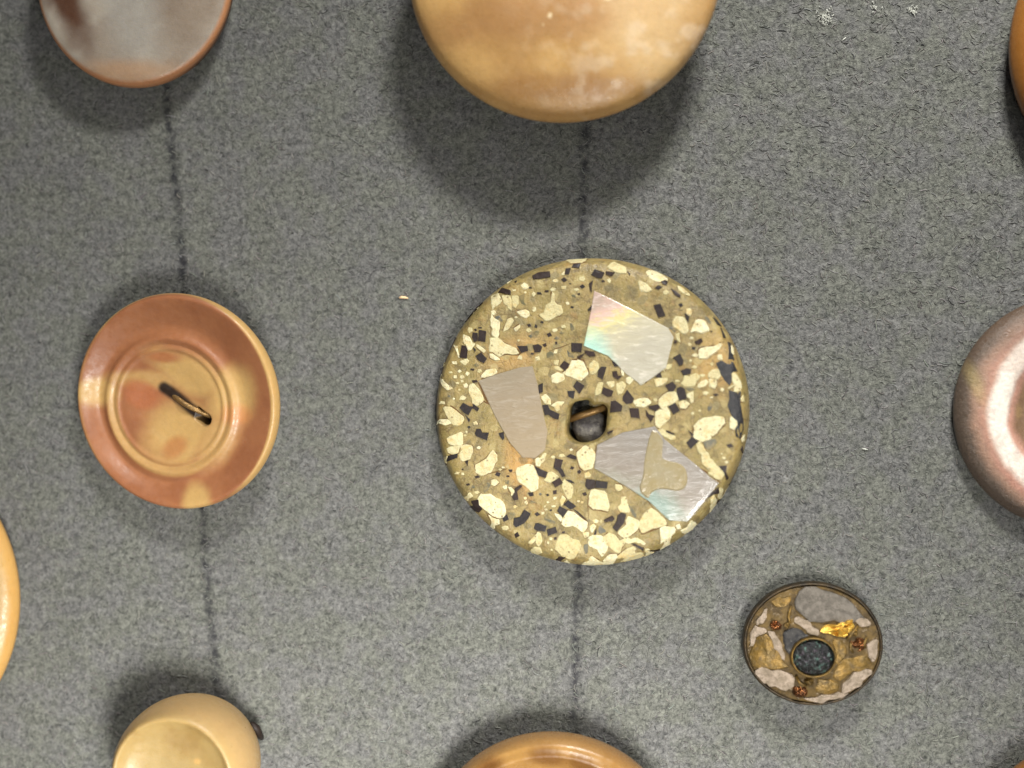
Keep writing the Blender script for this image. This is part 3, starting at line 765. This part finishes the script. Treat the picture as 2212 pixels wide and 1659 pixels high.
    # what shows down the hole: a grey plug and the copper fixing wire
    hx, hy = -.012, -.062
    V = []; F = []; rr = 12
    for i in range(5):
        for j in range(rr):
            a = 2 * math.pi * j / rr; r = .125 * math.cos(i * math.pi / 2 / 4.6); z = .07 + .09 * math.sin(i * math.pi / 2 / 4.6)
            V.append((hx + .015 + r * math.cos(a) * (1 + .1 * math.sin(3 * a)), hy - .055 + r * math.sin(a), z))
    for i in range(4):
        for j in range(rr): F.append((i * rr + j, i * rr + (j + 1) % rr, (i + 1) * rr + (j + 1) % rr, (i + 1) * rr + j))
    F.append(tuple(4 * rr + j for j in range(rr)))
    obj("plug", mesh_np("plug", V, F), M['plug'], root)
    tube("fixing_wire", [(hx - .12, hy + .01, .12), (hx - .05, hy + .035, .165), (hx + .03, hy + .06, .18), (hx + .11, hy + .09, .15)], .022, M['wire'], root)
mosaic_button()

# ------------------------------------------------------------------ left: marbled button with a slot
def marbled_button():
    c = (373, 871); zf = .20; R = cm(222, zf)
    mw = basis(c[0], c[1], zf, -.17, -.12, 0, .10); s = R / .655
    root = empty("marbled_button"); root.matrix_world = mw
    tag(root, "marbled orange and tan button with ringed dish and dark slot", "button", GROUP)
    prof = [(0, .118), (.10, .120), (.20, .128), (.30, .15), (.345, .172), (.365, .183), (.38, .180), (.395, .172), (.41, .183), (.43, .194), (.445, .188), (.47, .166), (.50, .160), (.53, .172), (.58, .206), (.62, .233), (.65, .250), (.664, .254), (.674, .249), (.682, .235),
            (.690, .20), (.688, .14), (.66, .07), (.60, .02), (.5, .0), (0, 0)]
    prof = [(r, z - .05 if z > .15 else z * .8) for r, z in prof[:-3]] + prof[-3:]
    prof = [(r * s, z) for r, z in prof]
    def warp(V, r):
        V[:, 1] *= 1.015
        V[:, 2] = np.where(V[:, 2] > .11, .11 + (V[:, 2] - .11) * .75, V[:, 2])
        kk = (1 - sm(.46 * s, .67 * s, r)) * (V[:, 2] > .08); V[:, 0] -= .058 * s * kk; V[:, 1] -= .028 * s * kk
        V[:, 0] *= 1.02
        a = math.radians(-29.5); cx, cy = .035, -.015
        u = (V[:, 0] - cx) * math.cos(a) + (V[:, 1] - cy) * math.sin(a); v = -(V[:, 0] - cx) * math.sin(a) + (V[:, 1] - cy) * math.cos(a)
        v = v + .05 * np.sin(u * 9) * .35
        d = np.sqrt(np.maximum(np.abs(u) - .175, 0) ** 2 + v * v)
        top = V[:, 2] > .1
        V[:, 2] -= np.where(top, .11 * (1 - sm(.028, .046, d)), 0)
        return V
    def col(x, y, z, r):
        x, y = x / s, y / s
        C = np.repeat(S(148, 97, 64)[None], len(x), 0)
        n = fbm(x * 5, y * 5, 2, 4)
        C = mix(C, S(130, 80, 52)[None], sm(.45, .7, n) * .5)
        yel = S(182, 148, 92)[None]
        t = blob(x, y, -.60, .06, .17, .09, 0, .4, 3)                      # left patch on the rim
        t = np.maximum(t, blob(x, y, .12, -.66, .10, .14, 0, .4, 5))       # bottom patch
        t = np.maximum(t, blob(x, y, .08, .17, .26, .13, -25, .5, 7))
        t = np.maximum(t, blob(x, y, -.02, -.22, .25, .2, 20, .5, 9))
        t = np.maximum(t, blob(x, y, .36, .02, .20, .16, 60, .5, 11))
        t = np.maximum(t, blob(x, y, -.25, .14, .3, .06, 0, .5, 11) * .8)
        t = np.maximum(t, blob(x, y, .24, -.24, .12, .2, -40, .6, 13) * .8)
        ring = (1 - sm(.02, .05, np.abs(np.sqrt((x + .058) ** 2 + ((y + .028) / 1.05) ** 2) - .41))) * (y < .1)
        t = np.maximum(t, ring * .75)
        rim = sm(.655, .672, np.sqrt(x * x + (y / 1.055) ** 2))
        t = np.maximum(t, rim * sm(-.35, .1, x + y * .9))
        t = np.maximum(t, rim * .25)
        C = mix(C, yel, np.clip(t, 0, 1) * .92)
        C = mix(C, S(158, 96, 62)[None], blob(x, y, -.27, .04, .12, .08, -20, .4, 15) * .9)
        C = mix(C, S(152, 92, 58)[None], blob(x, y, -.10, .29, .12, .035, -5, .5, 17) * .8)
        C = mix(C, S(162, 104, 62)[None], blob(x, y, -.04, -.30, .09, .06, 30, .5, 19) * .7)
        C = mix(C, S(188, 120, 74)[None], blob(x, y, .40, -.08, .09, .06, 0, .6, 23) * .6)
        # grime held in the slot
        a = math.radians(-29.5); u = (x - .035) * math.cos(a) + (y + .015) * math.sin(a); v = -(x - .035) * math.sin(a) + (y + .015) * math.cos(a)
        v = v + .0175 * np.sin(u * 9)
        d = np.sqrt(np.maximum(np.abs(u) - .175, 0) ** 2 + v * v)
        C = mix(C, S(40, 28, 20)[None], 1 - sm(.022, .056, d))
        return C
    obj("body", lathe("marbled_body", prof, .009, 288, col, warp), M['marble'], root)
    a = math.radians(-29.5)
    pts = []
    for i in range(9):
        u = -.17 + .34 * i / 8; pts.append((.035 + u * math.cos(a) + .008, -.015 + u * math.sin(a) - .004, .045 + .062 * math.sin(math.pi * i / 8)))
    tube("wire_shank", pts, .018, M['wire'], root)
marbled_button()

# ------------------------------------------------------------------ small brass button
def brass_button():
    c = (1756, 1391); zf = .16; R = cm(148, zf)
    mw = basis(c[0], c[1], zf, -.02, .06)
    root = empty("brass_button"); root.matrix_world = mw
    tag(root, "small worn brass button with flaking crust and dark bead at lower right", "button", GROUP)
    ky = .885
    sq = lambda V, r: np.column_stack([V[:, 0], V[:, 1] * ky, V[:, 2]])
    prof = [(0, .225), (.1, .224), (.2, .215), (.30, .197), (R * .86, .168), (R * .925, .156), (R * .95, .13), (R * .93, .04), (R * .7, .0), (0, 0)]
    def w2(V, r):
        V = sq(V, r); V[:, 2] += (fbm(V[:, 0] * 12, V[:, 1] * 12, 4, 4) - .5) * .03 * (V[:, 2] > .14); return V
    body = obj("base_plate", lathe("brass_base", prof, .012, 128, None, w2), M['base'], root)
    rim = [(R * .935, .140), (R * .945, .156), (R * .96, .164), (R * .98, .160), (R * .995, .14), (R * 1.0, .08), (R * .96, .02), (R * .935, .02), (R * .935, .140)]
    obj("rim", lathe("brass_rim", rim, .008, 128, None, sq, hole=True), M['oldbrass'], root)
    bpy.context.view_layer.update()
    bvh = bvh_of(body); inv = mw.inverted()
    k = 4032 / 2212
    G = lambda pts: chip(chip([((2850 + x / 2.766) / k, (2230 + y / 2.766) / k) for x, y in pts], .2, .10), .3, .06)
    kw = dict(bvh=bvh, c=c, parent=root, inv=inv)
    piece("grey_crust", G([(740,260),(900,225),(1100,250),(1300,330),(1480,450),(1590,570),(1500,560),(1400,580),(1250,590),(1160,620),(1040,660),(930,590),(830,510),(770,470),(740,380)]), material=M['crust'], up=.018, cham=.012, dome=.010, **kw)
    for q in ([(750,560),(790,515),(880,560),(960,640),(1045,690),(1035,760),(950,740),(860,660),(780,630)],
              [(330,1110),(400,1100),(520,1140),(640,1130),(760,1180),(760,1300),(680,1340),(560,1320),(440,1240),(350,1160)],
              [(1290,1290),(1350,1220),(1420,1150),(1530,1130),(1600,1080),(1630,1100),(1560,1220),(1420,1330),(1240,1380)],
              [(850,1440),(1000,1420),(1180,1390),(1380,1350),(1250,1430),(1050,1475),(880,1470)],
              [(1570,830),(1640,780),(1675,810),(1670,960),(1620,1050),(1590,990)],
              [(350,600),(420,520),(480,440),(480,530),(450,600),(370,640)],
              [(470,690),(540,720),(600,780),(660,940),(690,1020),(640,1010),(590,920),(530,810)],
              [(270,900),(290,760),(330,650),(420,660),(480,720),(420,710),(350,770),(340,870)],
              [(1420,600),(1480,540),(1600,600),(1580,650),(1500,670)]):
        piece("paste_patch", G(q), material=M['plaster'], up=.013, cham=.006, **kw)
    for q in ([(500,380),(600,330),(735,330),(730,400),(640,450),(540,430)],
              [(350,770),(420,710),(500,780),(560,880),(610,960),(640,1030),(720,1090),(700,1120),(560,1140),(480,1100),(330,1100),(280,1040),(270,920),(340,880)],
              [(1170,1200),(1240,1060),(1380,980),(1480,970),(1590,1010),(1595,1080),(1500,1140),(1400,1140),(1330,1230),(1280,1260),(1200,1240)],
              [(1000,1310),(1020,1230),(1150,1220),(1270,1260),(1240,1370),(1100,1395),(1010,1380)],
              [(1180,790),(1270,800),(1340,880),(1330,980),(1240,1060),(1200,1090),(1225,960),(1200,860)]):
        piece("brass_plate", G(q), material=M['brass'], up=.007, cham=.008, **kw)
    piece("gold_foil", G([(1040,670),(1180,615),(1240,640),(1260,570),(1390,570),(1430,640),(1390,720),(1350,770),(1240,760),(1140,720),(1060,710)]), material=M['gold'], up=.016, cham=.012, dome=.02, **kw)
    piece("dark_crust", G([(630,730),(700,690),(860,680),(940,760),(830,800),(760,860),(720,980),(680,960),(650,850)]), material=M['soot'], up=.015, cham=.015, dome=.006, **kw)
    def place(x, y, up):
        h = cast(bvh, (2850 + x / 2.766) / k, (2230 + y / 2.766) / k, *c)
        return inv @ (h[0] + h[1] * up)
    u = 1 / 2.766 / 600
    p = place(970, 985, 0)
    rx, ry = 232 * u, 206 * u
    e = lambda V, r: np.column_stack([V[:, 0] + p.x, V[:, 1] * ry / rx + p.y, V[:, 2] + p.z])
    obj("setting_ring", lathe("setting_ring", [(rx * .92, -.05), (rx * .93, .040), (rx * .965, .050), (rx * 1.0, .044), (rx * 1.03, .02), (rx * 1.06, -.05), (rx * .92, -.05)], .006, 72, None, e, hole=True), M['brass'], root)
    def e2(V, r):
        V = e(V, r); V[:, 2] += (fbm(V[:, 0] * 40, V[:, 1] * 40, 8, 3) - .5) * .03 * (r < rx * .85); return V
    obj("bead", lathe("bead", [(0, .060), (rx * .3, .057), (rx * .6, .047), (rx * .85, .028), (rx * .95, -.01), (0, -.03)], .006, 72, None, e2), M['bead'], root)
    for (x, y, r) in ((575, 640, 62), (1465, 850, 78), (835, 1355, 78), (690, 640, 34), (1400, 720, 50), (930, 1250, 50)):
        q = place(x, y, .0); rr = r * u
        ee = lambda V, r_: np.column_stack([V[:, 0] * 1.1 + q.x, V[:, 1] * .9 + q.y, V[:, 2] * .8 + q.z + (fbm(V[:, 0] * 36 + x, V[:, 1] * 36, 3, 3) - .5) * .07])
        obj("copper_stud" if r > 55 else "brass_stud", lathe("stud", [(0, .034), (rr * .4, .031), (rr * .75, .018), (rr, -.01), (0, -.02)], .006, 36, None, ee), M['copper'] if r > 55 else M['brass'], root)
    for (x0, y0), (x1, y1) in (((735, 440), (720, 620)), ((1460, 650), (1340, 800)), ((790, 1190), (900, 1300)), ((1380, 830), (1400, 930)), ((1530, 880), (1545, 780))):
        a, b = place(x0, y0, .012), place(x1, y1, .012); mid = (a + b) / 2 + Vector((-.012, -.008, .008))
        tube("raised_seam", [a, mid, b], .009, M['brass'], root, 8)
brass_button()

# ------------------------------------------------------------------ buttons that are one moulded piece
def button(name, label, px, py, rpx, zf, nrm, prof, material, color, ky=1.0, step=.014, seg=224, extra=None, spin=0):
    R = cm(rpx, zf)
    mw = basis(px, py, zf, nrm[0], nrm[1], spin)
    P = [(r * R, z) for r, z in prof]
    def warp(V, r):
        V[:, 1] *= ky
        if extra: V = extra(V, r, R)
        return V
    o = obj(name, lathe(name, P, step, seg, lambda x, y, z, r: color(x / R, y / R, z, r / R), warp), material)
    o.matrix_world = mw
    return tag(o, label, "button", GROUP)

def one(c): return lambda x, y, z, r: np.repeat(S(*c)[None], len(x), 0)

# domed tan button, top centre: stands on a tall shank
def col_dome(x, y, z, r):
    n = fbm(x * 2.2, y * 2.2, 31, 5)
    C = mix(S(194, 154, 96)[None], S(174, 134, 82)[None], sm(.35, .65, n))
    C = mix(C, S(156, 114, 72)[None], blob(x, y, -.30, -.38, .55, .16, 4, .5, 3, .4, 4) * .65)
    C = mix(C, S(182, 140, 96)[None], blob(x, y, .05, -.12, .5, .3, -10, .6, 5, .5, 4) * .6)
    C = mix(C, S(148, 106, 60)[None], blob(x, y, -.02, -.80, .6, .07, 0, .6, 7, .3, 4) * .6)
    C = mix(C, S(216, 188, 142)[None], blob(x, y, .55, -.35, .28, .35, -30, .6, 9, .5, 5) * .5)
    for (u, v, s) in ((-.17, -.09, .016), (.28, -.17, .018), (-.02, -.10, .010), (-.08, -.27, .014), (-.55, .18, .013), (.1, -.03, .01), (-.13, -.33, .008)):
        C = mix(C, S(236, 216, 176)[None], blob(x, y, u, v - .1, s, s * .7, 30, .4, 11, .1))
    C = mix(C, S(70, 50, 30)[None], blob(x, y, -.72, .24, .012, .008, 0, .4, 12, .1))
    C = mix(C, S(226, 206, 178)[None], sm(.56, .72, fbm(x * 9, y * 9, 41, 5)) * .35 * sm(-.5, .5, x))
    return C
dome = button("domed_button", "large smooth domed tan button at the top above the mosaic button", 1217, -83, 341, .55, (0, 0),
       [(r_, .56 + (z_ - .56) * .72) for r_, z_ in ((0, .74), (.2, .732), (.4, .71), (.6, .672), (.78, .62), (.88, .578), (.945, .535), (.98, .49), (1.0, .43), (.99, .37), (.94, .315), (.8, .26), (.5, .23), (.2, .22), (0, .22))], M['horn'], col_dome)
tube("shank", [(0, 0, .36), (0, 0, .18), (0, 0, -.01)], [.2, .17, .2], M['horn'], dome, 24)

# shell disc, top left
def col_shell(x, y, z, r):
    n = fbm(x * 3, y * 3, 51, 5)
    C = mix(S(162, 152, 138)[None], S(144, 132, 118)[None], sm(.35, .65, n))
    C = mix(C, S(152, 148, 140)[None], blob(x, y, .05, -.35, .35, .5, 20, .6, 3, .4, 3) * .6)
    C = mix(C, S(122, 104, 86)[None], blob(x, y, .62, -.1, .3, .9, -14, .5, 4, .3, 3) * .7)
    C = mix(C, S(84, 56, 40)[None], blob(x, y, -.72, -.10, .17, .70, 20, .45, 5, .3, 4))
    C = mix(C, S(166, 126, 88)[None], blob(x, y, .0, -1.0, .6, .12, 0, .6, 5, .3, 3) * .6)
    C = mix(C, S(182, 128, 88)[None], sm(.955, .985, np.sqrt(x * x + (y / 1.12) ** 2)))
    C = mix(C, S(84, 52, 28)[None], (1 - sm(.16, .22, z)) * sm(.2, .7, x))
    return C
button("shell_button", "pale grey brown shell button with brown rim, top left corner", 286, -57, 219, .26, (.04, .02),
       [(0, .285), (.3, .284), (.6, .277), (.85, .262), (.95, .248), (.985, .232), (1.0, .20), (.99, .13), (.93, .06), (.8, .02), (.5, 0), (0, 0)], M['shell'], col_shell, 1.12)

# ringed shell button, right edge
def col_ring(x, y, z, r):
    q = np.sqrt(x * x + y * y) + (fbm(x * 4, y * 4, 61, 4) - .5) * .10
    n = fbm(x * 8, y * 8, 63, 4)
    C = np.repeat(S(86, 73, 62)[None], len(x), 0)
    C = mix(C, S(150, 118, 98)[None], 1 - sm(.84, .94, q))
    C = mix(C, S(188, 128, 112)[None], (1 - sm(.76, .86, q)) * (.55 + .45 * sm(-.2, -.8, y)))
    C = mix(C, S(176, 146, 122)[None], (1 - sm(.74, .82, q)) * .6)
    C = mix(C, S(170, 150, 92)[None], blob(x, y, -.84, .24, .05, .17, 18, .7, 3, .3) * .4)
    C = mix(C, S(226, 216, 204)[None], 1 - sm(.72, .79, q))
    C = mix(C, S(204, 186, 172)[None], (1 - sm(.70, .78, q)) * sm(.48, .62, n) * .7)
    C = mix(C, S(184, 140, 122)[None], 1 - sm(.56, .61, q))
    C = mix(C, S(118, 92, 68)[None], 1 - sm(.48, .56, q))
    C = mix(C, S(148, 122, 84)[None], (1 - sm(.48, .54, q)) * sm(.45, .65, n) * .6)
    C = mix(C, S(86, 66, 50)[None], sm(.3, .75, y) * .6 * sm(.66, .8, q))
    return C
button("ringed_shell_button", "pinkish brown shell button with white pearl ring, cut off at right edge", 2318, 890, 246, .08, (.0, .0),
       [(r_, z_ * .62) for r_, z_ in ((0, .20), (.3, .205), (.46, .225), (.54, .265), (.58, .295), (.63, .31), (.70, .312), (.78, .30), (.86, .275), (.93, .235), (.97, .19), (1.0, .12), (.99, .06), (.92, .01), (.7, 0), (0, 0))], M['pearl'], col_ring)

# cream button, left edge
def col_cream(x, y, z, r):
    n = fbm(x * 2.5, y * 2.5, 71, 4)
    C = mix(S(168, 138, 84)[None], S(158, 127, 74)[None], sm(.4, .65, n))
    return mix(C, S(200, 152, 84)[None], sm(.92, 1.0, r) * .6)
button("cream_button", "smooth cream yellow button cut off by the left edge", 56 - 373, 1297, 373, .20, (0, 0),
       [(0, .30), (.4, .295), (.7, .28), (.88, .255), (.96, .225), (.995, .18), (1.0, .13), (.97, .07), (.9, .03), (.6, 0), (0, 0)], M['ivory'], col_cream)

# ball-sided cream button, bottom left
def col_ball(x, y, z, r):
    n = fbm(x * 3, y * 3, 81, 4)
    C = mix(S(160, 135, 86)[None], S(146, 120, 72)[None], sm(.4, .65, n))
    C = mix(C, S(150, 130, 88)[None], blob(x, y, -.2, -.1, .6, .6, 0, .6, 3, .3, 3) * (r < .8) * .7)
    C = mix(C, S(140, 112, 70)[None], .55 * blob(x, y, .12, .48, .32, .15, -20, .5, 5, .4) * .6)
    C = mix(C, S(190, 150, 90)[None], blob(x, y, .30, .22, .05, .04, 0, .5, 7, .3) * .6)
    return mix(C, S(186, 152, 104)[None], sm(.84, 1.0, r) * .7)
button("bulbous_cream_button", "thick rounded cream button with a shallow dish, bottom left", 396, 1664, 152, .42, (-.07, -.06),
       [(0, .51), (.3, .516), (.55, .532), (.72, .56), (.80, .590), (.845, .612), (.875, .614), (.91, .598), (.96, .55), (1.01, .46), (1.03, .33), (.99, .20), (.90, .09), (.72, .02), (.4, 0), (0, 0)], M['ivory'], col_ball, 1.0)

# tan button with brown spots, bottom centre
def col_spot(x, y, z, r):
    n = fbm(x * 3, y * 3, 91, 4)
    C = mix(S(148, 112, 62)[None], S(136, 101, 54)[None], sm(.4, .65, n))
    C = mix(C, S(88, 54, 24)[None], blob(x, y, -.03, .86, .16, .08, -10, .5, 3, .4, 4) * .75)
    C = mix(C, S(88, 54, 24)[None], blob(x, y, -.48, .77, .12, .07, 25, .5, 5, .4, 4) * .8)
    C = mix(C, S(88, 54, 24)[None], blob(x, y, .24, .80, .12, .07, -30, .5, 6, .4, 4) * .7)
    C = mix(C, S(136, 94, 52)[None], blob(x, y, -.14, .58, .2, .1, 0, .6, 7, .4, 4) * .7)
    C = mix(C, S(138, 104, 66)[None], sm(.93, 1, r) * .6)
    return C
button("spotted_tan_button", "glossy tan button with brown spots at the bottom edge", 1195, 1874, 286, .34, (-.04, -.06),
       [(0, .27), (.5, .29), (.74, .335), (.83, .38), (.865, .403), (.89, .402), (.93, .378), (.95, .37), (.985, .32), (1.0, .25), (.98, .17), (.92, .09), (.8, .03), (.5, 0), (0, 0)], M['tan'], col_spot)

# orange-brown buttons at the right corners
def col_orange(x, y, z, r):
    return mix(S(138, 90, 38)[None], S(118, 76, 32)[None], sm(.4, .6, fbm(x * 3, y * 3, 95, 4)))
button("orange_brown_button", "orange brown button barely in frame at the upper right edge", 2207 + 328, 95, 328, .26, (0, 0),
       [(0, .40), (.5, .385), (.8, .34), (.93, .29), (.985, .23), (1.0, .17), (.97, .09), (.88, .03), (.6, 0), (0, 0)], M['tan'], col_orange)
button("corner_button", "orange brown button just touching the bottom right corner", 2412, 1912, 304, .34, (0, 0),
       [(0, .46), (.5, .45), (.8, .41), (.93, .37), (.985, .31), (1.0, .24), (.97, .14), (.88, .05), (.6, 0), (0, 0)], M['tan'], col_orange)

# ------------------------------------------------------------------ scraps lying on the board
def scrap(name, px, py, pts, rad, material, label, cat, group=None):
    p = at(px, py, 0)
    o = tube(name, [(x, y, z) for x, y, z in pts], rad, material, None, 6)
    o.location = p
    return tag(o, label, cat, group)
scrap("straw_fleck", 872, 642, [(-.03, -.004, .004), (-.015, 0, .008), (.01, -.002, .007), (.032, -.008, .003)], [.004, .009, .008, .003], M['fleck'],
      "tiny pale orange fleck on the board left of the mosaic button", "fleck")
scrap("white_fleck", 1868, 970, [(-.02, .004, .004), (0, 0, .008), (.02, -.004, .003)], [.003, .005, .003], M['lint'], "tiny white fleck on the board right of the mosaic button", "fleck")
scrap("lint_thread", 1822, 86, [(-.012, -.012, .003), (0, .002, .008), (.015, .014, .003)], [.003, .004, .003], M['lint'], "short white thread below the largest lint tuft at the top", "lint")
def tuft(px, py, w, n, label):
    V = []; F = []
    for i in range(n):
        x, y = rng.normal(0, w, 2); a = rng.uniform(0, 6.28); L = rng.uniform(.008, .026); b = rng.normal(0, .8)
        r = rng.uniform(.0014, .0034); s = len(V)
        for k in range(3):
            t = k / 2; X = x + math.cos(a + b * t) * L * t; Y = y + math.sin(a + b * t) * L * t; Z = .004 + .006 * math.sin(math.pi * t) + rng.uniform(0, .004)
            for (u, v) in ((-1, 0), (1, 0), (0, 1)):
                V.append((X - math.sin(a) * u * r, Y + math.cos(a) * u * r, Z + v * r))
        for k in range(2):
            for j in range(3): F.append((s + k * 3 + j, s + k * 3 + (j + 1) % 3, s + k * 3 + 3 + (j + 1) % 3, s + k * 3 + 3 + j))
        F.append((s, s + 2, s + 1)); F.append((s + 6, s + 7, s + 8))
    o = obj("lint_tuft", mesh_np("lint_tuft", V, F, False), M['lint']); o.location = at(px, py, 0)
    return tag(o, label, "lint", "white lint tufts near the top edge")
tuft(1784, 36, .024, 80, "largest white lint tuft on the board right of the domed button")
tuft(1891, 17, .014, 20, "small faint white lint tuft between the largest tuft and the bright round tuft")
tuft(1970, 24, .012, 26, "small bright round white lint tuft, rightmost near the top edge")
p = at(548, 1573, .12) - Vector((0, 0, .12))
nub = tube("wire_end", [(-.03, .02, .10), (.0, .03, .16), (.025, .005, .15), (.03, -.05, .09), (.02, -.09, .0)], [.018, .024, .026, .022, .02], M['nub'], None, 10)
nub.location = p
tag(nub, "dark wire end poking out beside the thick cream button", "wire")
